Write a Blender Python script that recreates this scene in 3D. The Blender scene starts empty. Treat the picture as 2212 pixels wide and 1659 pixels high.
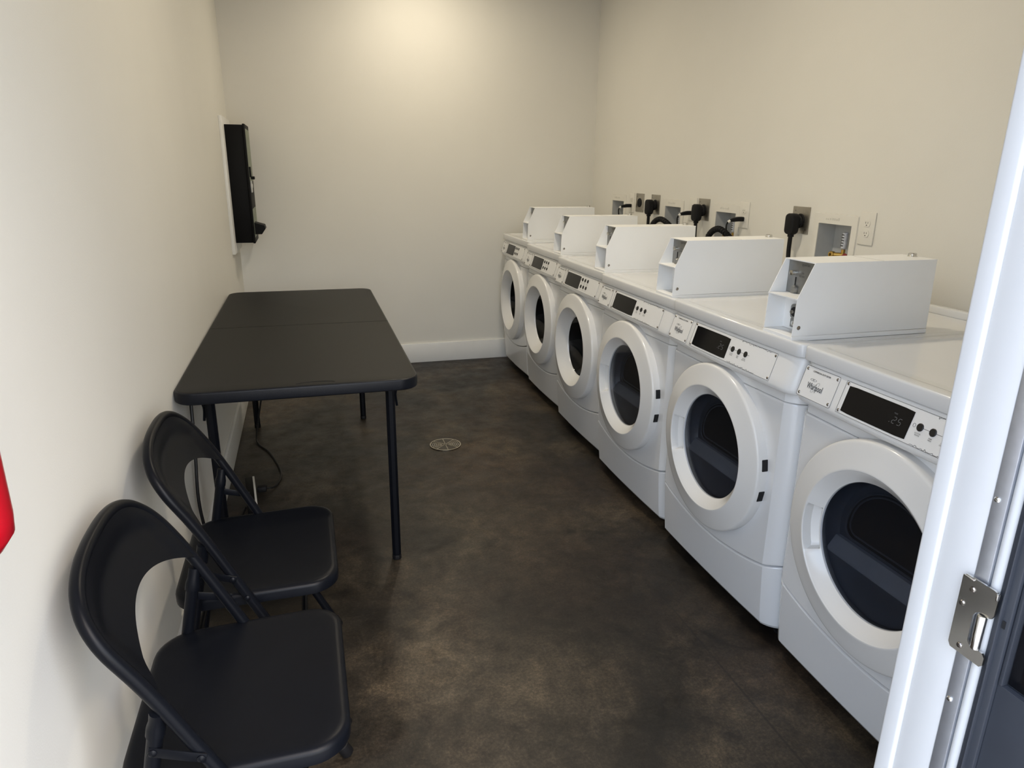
import bpy, bmesh, math, random
from mathutils import Vector, Matrix
PI = math.pi
random.seed(7)
sc = bpy.context.scene
C = sc.collection

# ------------------------------------------------------------------ materials
def new_mat(name):
    m = bpy.data.materials.new(name); m.use_nodes = True
    nt = m.node_tree; b = nt.nodes['Principled BSDF']
    return m, nt, b
def mat(name, col, rough=0.5, metal=0.0, noise=0.0, scale=30.0, bump=0.0, bscale=200.0, spec=0.5, coat=0.0, emit=None, estr=1.0):
    m, nt, b = new_mat(name)
    b.inputs['Base Color'].default_value = (*col, 1)
    b.inputs['Roughness'].default_value = rough
    b.inputs['Metallic'].default_value = metal
    b.inputs['Specular IOR Level'].default_value = spec
    b.inputs['Coat Weight'].default_value = coat
    b.inputs['Coat Roughness'].default_value = 0.08
    tc = nt.nodes.new('ShaderNodeTexCoord')
    if noise:
        n = nt.nodes.new('ShaderNodeTexNoise'); n.inputs['Scale'].default_value = scale; n.inputs['Detail'].default_value = 4
        nt.links.new(tc.outputs['Object'], n.inputs['Vector'])
        r = nt.nodes.new('ShaderNodeMapRange')
        r.inputs['From Min'].default_value = .3; r.inputs['From Max'].default_value = .7
        r.inputs['To Min'].default_value = 1 - noise; r.inputs['To Max'].default_value = 1 + noise
        nt.links.new(n.outputs['Fac'], r.inputs['Value'])
        v = nt.nodes.new('ShaderNodeVectorMath'); v.operation = 'SCALE'; v.inputs[0].default_value = col
        nt.links.new(r.outputs['Result'], v.inputs['Scale'])
        nt.links.new(v.outputs['Vector'], b.inputs['Base Color'])
    if bump:
        n2 = nt.nodes.new('ShaderNodeTexNoise'); n2.inputs['Scale'].default_value = bscale; n2.inputs['Detail'].default_value = 3
        nt.links.new(tc.outputs['Object'], n2.inputs['Vector'])
        bp = nt.nodes.new('ShaderNodeBump'); bp.inputs['Strength'].default_value = bump; bp.inputs['Distance'].default_value = .002
        nt.links.new(n2.outputs['Fac'], bp.inputs['Height']); nt.links.new(bp.outputs['Normal'], b.inputs['Normal'])
    if emit:
        b.inputs['Emission Color'].default_value = (*emit, 1); b.inputs['Emission Strength'].default_value = estr
    return m

M = {}
M['wall'] = mat('wall_paint', (.745, .73, .675), .55, noise=.012, scale=3, bump=.12, bscale=260)
M['ceiling'] = mat('ceiling_paint', (.78, .76, .70), .8, noise=.01, scale=3)
M['trim'] = mat('white_trim_paint', (.80, .80, .78), .35, noise=.015, scale=12)
M['jamb'] = mat('door_frame_paint', (.53, .53, .525), .48, noise=.01, scale=10)
M['enamel'] = mat('white_enamel', (.715, .72, .725), .16, noise=.008, scale=6, coat=.4)
M['ring'] = mat('white_plastic_ring', (.72, .715, .70), .22, noise=.008, scale=6, coat=.2)
M['console'] = mat('console_plastic', (.75, .75, .745), .28, noise=.008, scale=8)
M['plate'] = mat('console_overlay', (.76, .76, .755), .34, noise=.01, scale=20)
M['line'] = mat('dark_line', (.10, .10, .10), .5, noise=.05)
M['ink'] = mat('printed_ink', (.035, .035, .04), .5, noise=.05)
M['greyink'] = mat('grey_ink', (.30, .30, .29), .5, noise=.05)
M['display'] = mat('display_window', (.004, .004, .005), .12, noise=.05, spec=.22)
M['digits'] = mat('display_segments', (.05, .05, .05), .4, noise=.05, emit=(.55, .57, .6), estr=.12)
M['button'] = mat('black_rubber_button', (.008, .008, .008), .45, noise=.05)
M['powder'] = mat('white_powder_coat', (.90, .905, .90), .42, noise=.012, scale=9, bump=.05, bscale=500)
M['chrome'] = mat('polished_steel', (.72, .71, .68), .2, 1.0, noise=.04, scale=30)
M['screw'] = mat('screw_steel', (.30, .28, .26), .25, 1.0, noise=.1, scale=300)
M['steelplate'] = mat('brushed_steel_plate', (.40, .38, .34), .38, 1.0, noise=.06, scale=60)
M['slide'] = mat('grey_cast_metal', (.28, .28, .27), .42, .75, noise=.06, scale=60)
M['alu'] = mat('aluminium_strip', (.52, .54, .58), .42, .9, noise=.05, scale=60)
M['rubber'] = mat('black_rubber', (.005, .005, .006), .6, noise=.06, scale=60, spec=.25)
M['cord'] = mat('black_cord', (.004, .004, .005), .45, noise=.05, spec=.3)
M['chair'] = mat('black_powder_coated_steel', (.0030, .0037, .0058), .36, noise=.06, scale=20, bump=.06, bscale=900, spec=.13)
M['tabletop'] = mat('black_textured_plastic', (.0075, .0074, .0072), .50, noise=.08, scale=50, bump=.35, bscale=700, spec=.18)
M['tableedge'] = mat('black_plastic_edge', (.004, .005, .008), .38, noise=.06, scale=50, bump=.2, bscale=600, spec=.22)
M['dish'] = mat('dark_grey_door_liner', (.040, .046, .056), .35, noise=.05)
M['liner_lit'] = mat('grey_lit_ledge', (.13, .138, .155), .42, noise=.05)  # liner grey made lighter, painting in the light on the upward face
M['black'] = mat('black_cavity', (.003, .003, .004), .7, noise=.05)
M['drum'] = mat('drum_steel', (.10, .10, .105), .28, 1.0, noise=.05)
M['whiteplastic'] = mat('white_plastic', (.74, .72, .66), .38, noise=.01)
M['greybox'] = mat('grey_plastic_interior', (.50, .51, .51), .5, noise=.03)
M['brass'] = mat('brass', (.55, .36, .10), .3, 1.0, noise=.08, scale=80)
M['red'] = mat('red_enamel', (.42, .003, .012), .3, noise=.02, coat=.2)
M['redplastic'] = mat('dark_red_plastic', (.22, .015, .02), .4, noise=.05)
M['boxblack'] = mat('black_wall_box', (.0025, .0025, .003), .55, noise=.05, spec=.15)
M['sticker'] = mat('grey_green_sticker', (.20, .23, .17), .5, noise=.25, scale=30)
M['tag'] = mat('white_tag', (.6, .6, .58), .5, noise=.03)
M['darkframe'] = mat('dark_frame_paint', (.030, .034, .043), .38, noise=.05, scale=20)
M['handle'] = mat('pocket_plastic', (.66, .70, .74), .3, noise=.01)
M['sidewalk'] = mat('outdoor_concrete', (.42, .41, .39), .85, noise=.12, scale=6, bump=.3, bscale=60)
M['lens'] = mat('lamp_lens', (.9, .85, .75), .5, noise=.01, emit=(1.0, .80, .50), estr=9)
M['grate'] = mat('drain_steel', (.46, .42, .35), .36, 1.0, noise=.1, scale=80)
M['wedge'] = mat('stained_drain_wedge', (.045, .038, .028), .5, noise=.2, scale=80)
M['faint'] = mat('faint_embossing', (.60, .585, .53), .5, noise=.03)
M['label'] = mat('valve_label', (.55, .57, .62), .4, noise=.1, scale=90)

def glass_mat(name, tint, rough=.02):
    m = bpy.data.materials.new(name); m.use_nodes = True; nt = m.node_tree
    nt.nodes.remove(nt.nodes['Principled BSDF']); out = nt.nodes['Material Output']
    tr = nt.nodes.new('ShaderNodeBsdfTransparent'); tr.inputs['Color'].default_value = (*tint, 1)
    gl = nt.nodes.new('ShaderNodeBsdfGlossy'); gl.inputs['Roughness'].default_value = rough
    tc = nt.nodes.new('ShaderNodeTexCoord'); n = nt.nodes.new('ShaderNodeTexNoise'); n.inputs['Scale'].default_value = 12
    nt.links.new(tc.outputs['Object'], n.inputs['Vector'])
    mr = nt.nodes.new('ShaderNodeMapRange'); mr.inputs['To Min'].default_value = rough; mr.inputs['To Max'].default_value = rough + .04
    nt.links.new(n.outputs['Fac'], mr.inputs['Value']); nt.links.new(mr.outputs['Result'], gl.inputs['Roughness'])
    lw = nt.nodes.new('ShaderNodeLayerWeight'); pw = nt.nodes.new('ShaderNodeMath'); pw.operation = 'POWER'; pw.inputs[1].default_value = 4.5; nt.links.new(lw.outputs['Facing'], pw.inputs[0])
    lw.inputs['Blend'].default_value = .5; fr = nt.nodes.new('ShaderNodeMath'); fr.operation = 'MULTIPLY_ADD'; fr.inputs[1].default_value = .90; fr.inputs[2].default_value = .035; nt.links.new(pw.outputs[0], fr.inputs[0])
    mx = nt.nodes.new('ShaderNodeMixShader')
    nt.links.new(fr.outputs[0], mx.inputs[0]); nt.links.new(tr.outputs[0], mx.inputs[1]); nt.links.new(gl.outputs[0], mx.inputs[2])
    nt.links.new(mx.outputs[0], out.inputs['Surface'])
    return m
M['smoked'] = glass_mat('smoked_glass', (.80, .82, .86))
M['washglass'] = glass_mat('washer_glass', (.62, .63, .64))

def floor_mat():
    m, nt, b = new_mat('stained_concrete')
    N = nt.nodes.new; L = nt.links.new
    tc = N('ShaderNodeTexCoord')
    def noise(scale, detail=5, rough=.6, dist=0.0, vec=None):
        n = N('ShaderNodeTexNoise'); n.inputs['Scale'].default_value = scale; n.inputs['Detail'].default_value = detail
        n.inputs['Roughness'].default_value = rough; n.inputs['Distortion'].default_value = dist
        L((vec or tc.outputs['Object']), n.inputs['Vector']); return n.outputs['Fac']
    def ramp(fac, stops):
        r = N('ShaderNodeValToRGB'); els = r.color_ramp.elements
        while len(els) > 1: els.remove(els[0])
        els[0].position = stops[0][0]; els[0].color = (*stops[0][1], 1)
        for p, c in stops[1:]:
            e = els.new(p); e.color = (*c, 1)
        L(fac, r.inputs['Fac']); return r.outputs['Color']
    def mix(fac, a, b_, mode='MIX'):
        x = N('ShaderNodeMix'); x.data_type = 'RGBA'; x.blend_type = mode
        if isinstance(fac, float): x.inputs['Factor'].default_value = fac
        else: L(fac, x.inputs['Factor'])
        for s, v in ((6, a), (7, b_)):
            if isinstance(v, tuple): x.inputs[s].default_value = (*v, 1)
            else: L(v, x.inputs[s])
        return x.outputs[2]
    big = ramp(noise(1.9, 6, .62, .6), [(.34, (.011, .0098, .0090)), (.46, (.026, .0215, .0165)), (.54, (.046, .037, .027)), (.68, (.100, .079, .054))])
    red = ramp(noise(1.1, 4, .55, .4), [(.45, (0, 0, 0)), (.7, (1, 1, 1))])
    col = mix(red, big, mix(.6, big, (.060, .038, .026)))
    fine = ramp(noise(22, 6, .7), [(.3, (.62, .62, .62)), (.7, (1.38, 1.38, 1.38))])
    col = mix(1.0, col, fine, 'MULTIPLY')
    grain = ramp(noise(110, 6, .85), [(.34, (.42, .42, .42)), (.50, (.92, .92, .92)), (.66, (1.9, 1.86, 1.80))])
    col = mix(1.0, col, grain, 'MULTIPLY')
    mott = ramp(noise(5.5, 7, .74, 1.0), [(.32, (.45, .45, .48)), (.5, (.88, .88, .88)), (.68, (1.40, 1.36, 1.28))])
    col = mix(1.0, col, mott, 'MULTIPLY')
    # dark stain patches
    st = ramp(noise(4.2, 5, .65, 1.2), [(.56, (1, 1, 1)), (.68, (.50, .50, .53))])
    col = mix(1.0, col, st, 'MULTIPLY')
    # pale scuffs
    mp = N('ShaderNodeMapping'); L(tc.outputs['Object'], mp.inputs['Vector']); mp.inputs['Scale'].default_value = (60, 9, 1); mp.inputs['Rotation'].default_value = (0, 0, .6)
    sc_ = ramp(noise(1.0, 3, .6, .3, mp.outputs['Vector']), [(.70, (0, 0, 0)), (.76, (1, 1, 1))])
    col = mix(mix(1.0, sc_, (.22, .22, .22), 'MULTIPLY'), col, (.16, .145, .125))
    sp = ramp(noise(330, 2, .5), [(.74, (0, 0, 0)), (.79, (1, 1, 1))])
    col = mix(mix(1.0, sp, (.5, .5, .5), 'MULTIPLY'), col, (.22, .20, .18))
    # lighter worn stain round the drain
    vd = N('ShaderNodeVectorMath'); vd.operation = 'DISTANCE'; L(tc.outputs['Object'], vd.inputs[0]); vd.inputs[1].default_value = (1.10, 3.36, 0)
    ad = N('ShaderNodeMath'); ad.operation = 'MULTIPLY_ADD'; L(noise(5, 4, .6), ad.inputs[0]); ad.inputs[1].default_value = .45; L(vd.outputs['Value'], ad.inputs[2])
    ds = ramp(ad.outputs[0], [(.34, (1.75, 1.62, 1.38)), (.62, (1, 1, 1))])
    col = mix(1.0, col, ds, 'MULTIPLY')
    sx = N('ShaderNodeSeparateXYZ'); L(tc.outputs['Object'], sx.inputs[0])
    m1 = N('ShaderNodeMath'); m1.operation = 'COMPARE'; L(sx.outputs[0], m1.inputs[0]); m1.inputs[1].default_value = 1.512; m1.inputs[2].default_value = .0035
    m2 = N('ShaderNodeMath'); m2.operation = 'LESS_THAN'; L(sx.outputs[1], m2.inputs[0]); m2.inputs[1].default_value = 1.86
    m3 = N('ShaderNodeMath'); m3.operation = 'MULTIPLY'; L(m1.outputs[0], m3.inputs[0]); L(m2.outputs[0], m3.inputs[1])
    m4 = N('ShaderNodeMath'); m4.operation = 'MULTIPLY'; L(m3.outputs[0], m4.inputs[0]); m4.inputs[1].default_value = .6
    col = mix(m4.outputs[0], col, (.010, .009, .008))
    col = mix(1.0, col, (.76, .74, .70), 'MULTIPLY')
    L(col, b.inputs['Base Color'])
    rr = N('ShaderNodeMapRange'); L(noise(9, 6, .65), rr.inputs['Value']); rr.inputs['From Min'].default_value = .3; rr.inputs['From Max'].default_value = .7
    rr.inputs['To Min'].default_value = .34; rr.inputs['To Max'].default_value = .58
    L(rr.outputs['Result'], b.inputs['Roughness']); b.inputs['Specular IOR Level'].default_value = .38
    bp = N('ShaderNodeBump'); bp.inputs['Strength'].default_value = .18; bp.inputs['Distance'].default_value = .003
    L(noise(90, 5, .7), bp.inputs['Height']); L(bp.outputs['Normal'], b.inputs['Normal'])
    return m
M['floor'] = floor_mat()

# ------------------------------------------------------------------ mesh helpers
class MB:
    def __init__(s): s.v = []; s.f = []
    def add(s, vs, fs):
        o = len(s.v); s.v += [tuple(v) for v in vs]; s.f += [tuple(i + o for i in f) for f in fs]; return s
    def box(s, a, b, bev=0.0, seg=2, mtx=None):
        bm = bmesh.new(); bmesh.ops.create_cube(bm, size=1)
        for v in bm.verts:
            v.co = Vector(((a[0] + b[0]) / 2 + v.co.x * (b[0] - a[0]), (a[1] + b[1]) / 2 + v.co.y * (b[1] - a[1]), (a[2] + b[2]) / 2 + v.co.z * (b[2] - a[2])))
        if bev: bmesh.ops.bevel(bm, geom=bm.edges[:], offset=bev, segments=seg, profile=.5, affect='EDGES', clamp_overlap=True)
        if mtx: bmesh.ops.transform(bm, matrix=mtx, verts=bm.verts)
        s.frombm(bm); bm.free(); return s
    def frombm(s, bm):
        bm.verts.index_update(); s.add([v.co[:] for v in bm.verts], [[v.index for v in f.verts] for f in bm.faces])
    def loft(s, loops, closed=True, cap0=True, cap1=True):
        n = len(loops[0]); vs = [p for l in loops for p in l]; fs = []
        for i in range(len(loops) - 1):
            for j in range(n if closed else n - 1):
                k = (j + 1) % n
                fs.append((i * n + j, i * n + k, (i + 1) * n + k, (i + 1) * n + j))
        if cap0: fs.append(tuple(range(n - 1, -1, -1)))
        if cap1: fs.append(tuple((len(loops) - 1) * n + j for j in range(n)))
        return s.add(vs, fs)
    def tube(s, pts, r, n=12, closed=False, caps=True, sy=1.0):
        P = [Vector(p) for p in pts]; m = len(P); R = r if isinstance(r, (list, tuple)) else [r] * m
        T = []
        for i in range(m):
            if closed: t = P[(i + 1) % m] - P[i - 1]
            else: t = P[min(i + 1, m - 1)] - P[max(i - 1, 0)]
            T.append(t.normalized())
        ref = Vector((0, 0, 1)) if abs(T[0].z) < .9 else Vector((0, 1, 0))
        nrm = (ref - T[0] * ref.dot(T[0])).normalized(); loops = []
        for i in range(m):
            nrm = (nrm - T[i] * nrm.dot(T[i])).normalized(); bn = T[i].cross(nrm)
            loops.append([tuple(P[i] + nrm * R[i] * math.cos(2 * PI * k / n) + bn * R[i] * sy * math.sin(2 * PI * k / n)) for k in range(n)])
        if closed:
            loops.append(loops[0]); return s.loft(loops, cap0=False, cap1=False)
        return s.loft(loops, cap0=caps, cap1=caps)
    def lathe(s, prof, c, ax='z', n=32, cap0=False, cap1=False, warp=None):
        # prof: list of (radius, position along axis)
        loops = []
        for (r, h) in prof:
            L = []
            for k in range(n):
                a = 2 * PI * k / n; rr, hh = (r, h) if warp is None else warp(r, h, a)
                u, v = rr * math.cos(a), rr * math.sin(a)
                p = {'z': (u, v, hh), 'x': (hh, u, v), 'y': (v, hh, u)}[ax]
                L.append((c[0] + p[0], c[1] + p[1], c[2] + p[2]))
            loops.append(L)
        return s.loft(loops, cap0=cap0, cap1=cap1)
    def prism(s, poly, z0, z1, fn=None):
        # poly list of (a,b); fn maps (a,b,h)->xyz
        fn = fn or (lambda a, b, h: (a, b, h))
        return s.loft([[fn(a, b, z0) for a, b in poly], [fn(a, b, z1) for a, b in poly]])
    def build(s, name, m, parent=None, label=None, flat=False, ang=38, recalc=True, mats=None):
        me = bpy.data.meshes.new(name); me.from_pydata(s.v, [], s.f)
        bm = bmesh.new(); bm.from_mesh(me)
        bmesh.ops.remove_doubles(bm, verts=bm.verts, dist=1e-6)
        if recalc: bmesh.ops.recalc_face_normals(bm, faces=bm.faces)
        if not flat:
            for f in bm.faces: f.smooth = True
            for e in bm.edges:
                if len(e.link_faces) == 2 and e.calc_face_angle(0) > math.radians(ang): e.smooth = False
        bm.to_mesh(me); bm.free()
        me.materials.append(M[m])
        o = bpy.data.objects.new(name, me); C.objects.link(o)
        if parent: o.parent = parent
        if label: o['label'] = label
        return o

def empty(name, loc=(0, 0, 0), rz=0.0):
    o = bpy.data.objects.new(name, None); C.objects.link(o); o.location = loc; o.rotation_euler = (0, 0, rz); o.empty_display_size = .1; return o
def tag(o, label, cat, group=None):
    o['label'] = label; o['category'] = cat
    if group: o['group'] = group
    return o
def struct(o): o['kind'] = 'structure'; return o
def copy_tree(o, parent=None):
    c = o.copy(); C.objects.link(c)
    if parent: c.parent = parent
    for ch in [x for x in bpy.data.objects if x.parent == o]: copy_tree(ch, c)
    return c
def catmull(P, k=8, closed=False):
    P = [Vector(p) for p in P]; out = []; n = len(P)
    for i in range(n - 1):
        p0 = P[max(i - 1, 0)]; p1 = P[i]; p2 = P[i + 1]; p3 = P[min(i + 2, n - 1)]
        for j in range(k):
            t = j / k
            out.append(.5 * ((2 * p1) + (-p0 + p2) * t + (2 * p0 - 5 * p1 + 4 * p2 - p3) * t * t + (-p0 + 3 * p1 - 3 * p2 + p3) * t ** 3))
    out.append(P[-1]); return [tuple(p) for p in out]
def rrect(a0, b0, a1, b1, r, n=6):
    pts = []
    for (ca, cb, s) in ((a1 - r, b1 - r, 0), (a0 + r, b1 - r, 1), (a0 + r, b0 + r, 2), (a1 - r, b0 + r, 3)):
        for i in range(n + 1):
            t = (s + i / n) * PI / 2; pts.append((ca + r * math.cos(t), cb + r * math.sin(t)))
    return pts
def text_geo(body, size, sx=1.0, align='LEFT', extr=0.0):
    cu = bpy.data.curves.new('t', 'FONT'); cu.body = body; cu.size = size; cu.align_x = align; cu.extrude = extr; cu.resolution_u = 3
    o = bpy.data.objects.new('t', cu); C.objects.link(o)
    dg = bpy.context.evaluated_depsgraph_get(); me = bpy.data.meshes.new_from_object(o.evaluated_get(dg))
    vs = [(v.co.x * sx, v.co.y, v.co.z) for v in me.vertices]; fs = [tuple(p.vertices) for p in me.polygons]
    bpy.data.objects.remove(o); bpy.data.curves.remove(cu); bpy.data.meshes.remove(me)
    return vs, fs

# ------------------------------------------------------------------ room
W, YB, H = 2.525, 5.0386, 2.75
YF0, YF1 = .450, .575         # front wall, outer and inner face
XJ = 1.10                     # strike side of the doorway
XL = .10

def grid_wall(holes, a0, a1, b0, b1, fn):
    A = sorted({a0, a1} | {h[0] for h in holes} | {h[1] for h in holes}); B = sorted({b0, b1} | {h[2] for h in holes} | {h[3] for h in holes})
    mb = MB()
    for i in range(len(A) - 1):
        for j in range(len(B) - 1):
            ca, cb = (A[i] + A[i + 1]) / 2, (B[j] + B[j + 1]) / 2
            if any(h[0] < ca < h[1] and h[2] < cb < h[3] for h in holes): continue
            mb.add([fn(A[i], B[j]), fn(A[i + 1], B[j]), fn(A[i + 1], B[j + 1]), fn(A[i], B[j + 1])], [(0, 1, 2, 3)])
    return mb
boxes = [(2.314, 2.568), (3.118, 3.362), (3.672, 3.921), (4.443, 4.690)]
drain_c = (1.055, 3.37)
mb = MB().box((-.12, YF0 - .02, -.1), (W + .14, YB + .12, 0)); struct(mb.build('floor', 'floor', flat=True))
holes = [(a + .028, b - .028, 1.02, 1.196) for a, b in boxes]
rw = grid_wall(holes, YF1, YB + .1, 0, H, lambda a, b: (W, a, b))
rw.add([(W + .12, YF1, 0), (W + .12, YB + .1, 0), (W + .12, YB + .1, H), (W + .12, YF1, H)], [(0, 1, 2, 3)])
struct(rw.build('wall_right', 'wall', flat=True, recalc=False))
struct(MB().box((-.12, YF0, 0), (0, YB + .1, H)).build('wall_left', 'wall', flat=True))
struct(MB().box((0, YB, 0), (W, YB + .1, H)).build('wall_back', 'wall', flat=True))
struct(MB().box((-.12, YF0, H), (W + .12, YB + .1, H + .1)).build('ceiling', 'ceiling', flat=True))
fw = MB().box((0, YF0 + .002, 0), (XL - .02, YF1 - .002, H)).box((XJ + .03, YF0 + .002, 0), (W + .12, YF1 - .002, H)).box((XL - .02, YF0 + .002, 2.13), (XJ + .03, YF1 - .002, H))
struct(fw.build('wall_front', 'wall', flat=True))
def baseboard(name, a, b):
    struct(MB().box(a, b, .003, 2).build(name, 'trim'))
baseboard('baseboard_left', (0, YF1 + .001, 0), (.014, YB - .015, .1448))
baseboard('baseboard_back', (0, YB - .014, 0), (W, YB, .1448))
baseboard('baseboard_right', (W - .014, YF1 + .001, 0), (W, YB - .015, .1448))

# doorway frame on the strike side, head and hinge side
def jamb_profile(mb, z0, z1):
    mb.box((XJ, .546, z0), (XJ + .032, YF1 - .004, z1), .004, 3)
    mb.box((XJ + .004, .4995, z0), (XJ + .032, .5465, z1), .0015, 2)
jf = MB(); jamb_profile(jf, 0, 2.13); jf.box((XL - .03, .4995, 2.10), (XJ, YF1 - .004, 2.13), .003); jf.box((XL - .03, .4995, 0), (XL, YF1 - .004, 2.13), .003)
jf = jf.build('trim_1', 'jamb'); struct(jf)
st = MB().box((XJ + .003, .4820, 0), (XJ + .032, .499, 2.1), .001, 2); st = st.build('weather_strip', 'alu', jf, 'grey aluminium strip running down the frame')
for z in (.28, .55, .816, 1.071, 1.33, 1.6, 1.85):
    MB().lathe([(.0001, -.0022), (.0022, -.0020), (.0034, -.0008), (.0036, .002)], (XJ + .003, .4935, z), 'x', 14, cap0=True).build('screw', 'chrome', st)
MB().tube([(XJ + .009, .4750, 0), (XJ + .009, .4750, 2.1)], .0068, 14).build('gasket', 'jamb', jf, 'white rubber gasket')
# dark outer frame
df = MB().box((XJ + .004, .4505, 0), (XJ + .06, .4685, 2.2), .0015)
df.box((XJ + .008, .28, 0), (XJ + .06, .4505, .872), .0015).box((XJ + .016, .28, .872), (XJ + .06, .4505, 2.2), .001)
df.box((XJ - .0005, .4590, 0), (XJ + .006, .4610, 2.2), .0008)
df.box((XJ + .007, .4450, .872), (XJ + .018, .4495, 2.2), .001)
df = df.build('trim_2', 'darkframe'); struct(df)
MB().box((XJ + .0142, .30, .8745), (XJ + .0165, .4440, 2.0), .0005).build('glazing', 'display', df)
MB().box((XJ + .0032, .4545, .938), (XJ + .006, .4580, .947)).build('slot', 'black', df)
# strike: chromed plate with roller
sk = empty('door_strike', (XJ, .4885, .930))
tag(sk, 'chromed steel strike plate with vertical roller, screwed to the white door frame', 'door strike')
pp = [(-.030, -.042), (-.026, -.047), (.020, -.047), (.024, -.043), (.024, -.034), (.020, -.030), (.000, -.030), (-.004, -.026), (-.004, .006), (-.001, .011), (.004, .0135), (.010, .0140), (.016, .0125), (.021, .0145), (.0235, .019), (.024, .040), (.021, .046), (.016, .047), (-.026, .047), (-.030, .043)]
pl = MB(); pl.prism(pp, 0, .0026, lambda a, b, h: (-.0005 - h, -a * .8 - .006, b)); pl = pl.build('strike_plate', 'chrome', sk)
MB().box((-.0046, .004, .0440), (-.0031, .017, .0462), .0006).build('bracket', 'chrome', sk)
MB().box((-.0060, -.0262, .0385), (-.0010, -.0235, .0465), .0008).build('bracket', 'chrome', sk)
MB().lathe([(.0001, -.029), (.0046, -.029), (.0052, -.0275), (.0052, .0110), (.0046, .0125), (.0001, .0125)], (-.0035, -.0135, 0), 'z', 20).build('roller', 'chrome', sk)
for z in (-.038, .034, .012):
    MB().lathe([(.0001, -.0018), (.0026, -.0016), (.0034, 0)], (-.0033, .004 if z != .012 else .012, z), 'x', 14, cap0=True).build('screw', 'screw', sk)

# unseen outside ground, added so that daylight has something to bounce from
struct(MB().box((-3, -4, -.12), (4.5, YF0 - .022, -.01)).build('ground_outside', 'sidewalk', flat=True))

# recessed ceiling lamps
for i, (x, y) in enumerate(((1.22, 4.35), (1.22, 2.35))):
    l = empty('recessed_downlight', (x, y, H))
    tag(l, 'round warm recessed ceiling light ' + ('closest to the back wall' if i == 0 else 'over the middle of the room'), 'ceiling light', 'recessed ceiling lights')
    MB().lathe([(.075, -.002), (.095, -.006), (.1, -.001), (.1, 0)], (0, 0, 0), 'z', 40).build('trim_ring', 'trim', l)
    MB().lathe([(.0001, -.003), (.075, -.003)], (0, 0, 0), 'z', 40).build('lens', 'lens', l)

# ------------------------------------------------------------------ floor drain
dr = empty('floor_drain', (drain_c[0], drain_c[1], 0))
tag(dr, 'round slotted metal drain grate set in the dark concrete floor', 'floor drain')
MB().lathe([(.0001, .0016), (.080, .0016), (.080, .0006)], (0, 0, 0), 'z', 48).build('drain_body', 'black', dr)
g = MB(); Rr = .080
def arc(r0, r1, a0, a1, z0=.0016, z1=.0050, n=10):
    lp = []
    for k in range(n + 1):
        a = a0 + (a1 - a0) * k / n; c, s_ = math.cos(a), math.sin(a)
        lp.append([(r0 * c, r0 * s_, z0), (r1 * c, r1 * s_, z0), (r1 * c, r1 * s_, z1), (r0 * c, r0 * s_, z1)])
    g.loft(lp)
arc(.0755, .082, 0, PI, n=30); arc(.0755, .082, PI, 2 * PI, n=30)
for sgn in (0, PI):
    for k in range(1, 8): arc(k * .0096 - .0018, k * .0096 + .0018, sgn - PI / 4, sgn + PI / 4)
    a = sgn + PI / 2
for k in range(8):
    if k in (0, 4): continue
    a = k * PI / 4; m_ = Matrix.Rotation(a, 4, 'Z'); g.box((.004, -.0018, .0016), (.078, .0018, .0058), .0004, 1, m_)
for sgn in (0, PI):
    for da in (-.35, 0, .35):
        m_ = Matrix.Rotation(sgn + da, 4, 'Z'); g.box((.02, -.0014, .0016), (.078, .0014, .0048), 0, 1, m_)
g.build('grate', 'grate', dr)
for sgn in (PI / 2, -PI / 2):
    g = MB(); arc(.004, .0755, sgn - PI / 4 + .03, sgn + PI / 4 - .03, .0016, .0042); g.build('solid_wedge', 'wedge', dr)

# ------------------------------------------------------------------ machines
MW = .6985; HW = MW / 2; CZ = .525
def plan(xf, hw, r, xb, bow=.007, n=7, nf=14):
    """closed plan loop, front towards -x, rounded front corners, slight bow"""
    pts = [(xb, hw)]
    for i in range(n + 1):
        t = PI / 2 + (PI / 2) * i / n
        pts.append((xf + r + r * math.cos(t), hw - r + r * math.sin(t)))
    for i in range(1, nf):
        y = (hw - r) * (1 - 2 * i / nf); pts.append((xf - bow * (1 - (y / (hw - r)) ** 2), y))
    for i in range(n + 1):
        t = PI + (PI / 2) * i / n
        pts.append((xf + r + r * math.cos(t), -hw + r + r * math.sin(t)))
    pts.append((xb, -hw)); return pts
def plan2(xf, hw, xb, bow=.006, lat=.046, phi=68, n=8, nf=14):
    """front corners as a shallow arc that meets the face in a crisp crease"""
    ph = math.radians(phi); Rr = lat / (1 - math.cos(ph)); pts = [(xb, hw)]; x_s = xf + Rr * math.sin(ph)
    for i in range(n + 1):
        t = ph * i / n; pts.append((x_s - Rr * math.sin(t), hw - Rr + Rr * math.cos(t)))
    yi = hw - lat
    for i in range(1, nf):
        y = yi * (1 - 2 * i / nf); pts.append((xf - bow * (1 - (y / yi) ** 2), y))
    for i in range(n, -1, -1):
        t = ph * i / n; pts.append((x_s - Rr * math.sin(t), -(hw - Rr + Rr * math.cos(t))))
    pts.append((xb, -hw)); return pts
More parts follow.
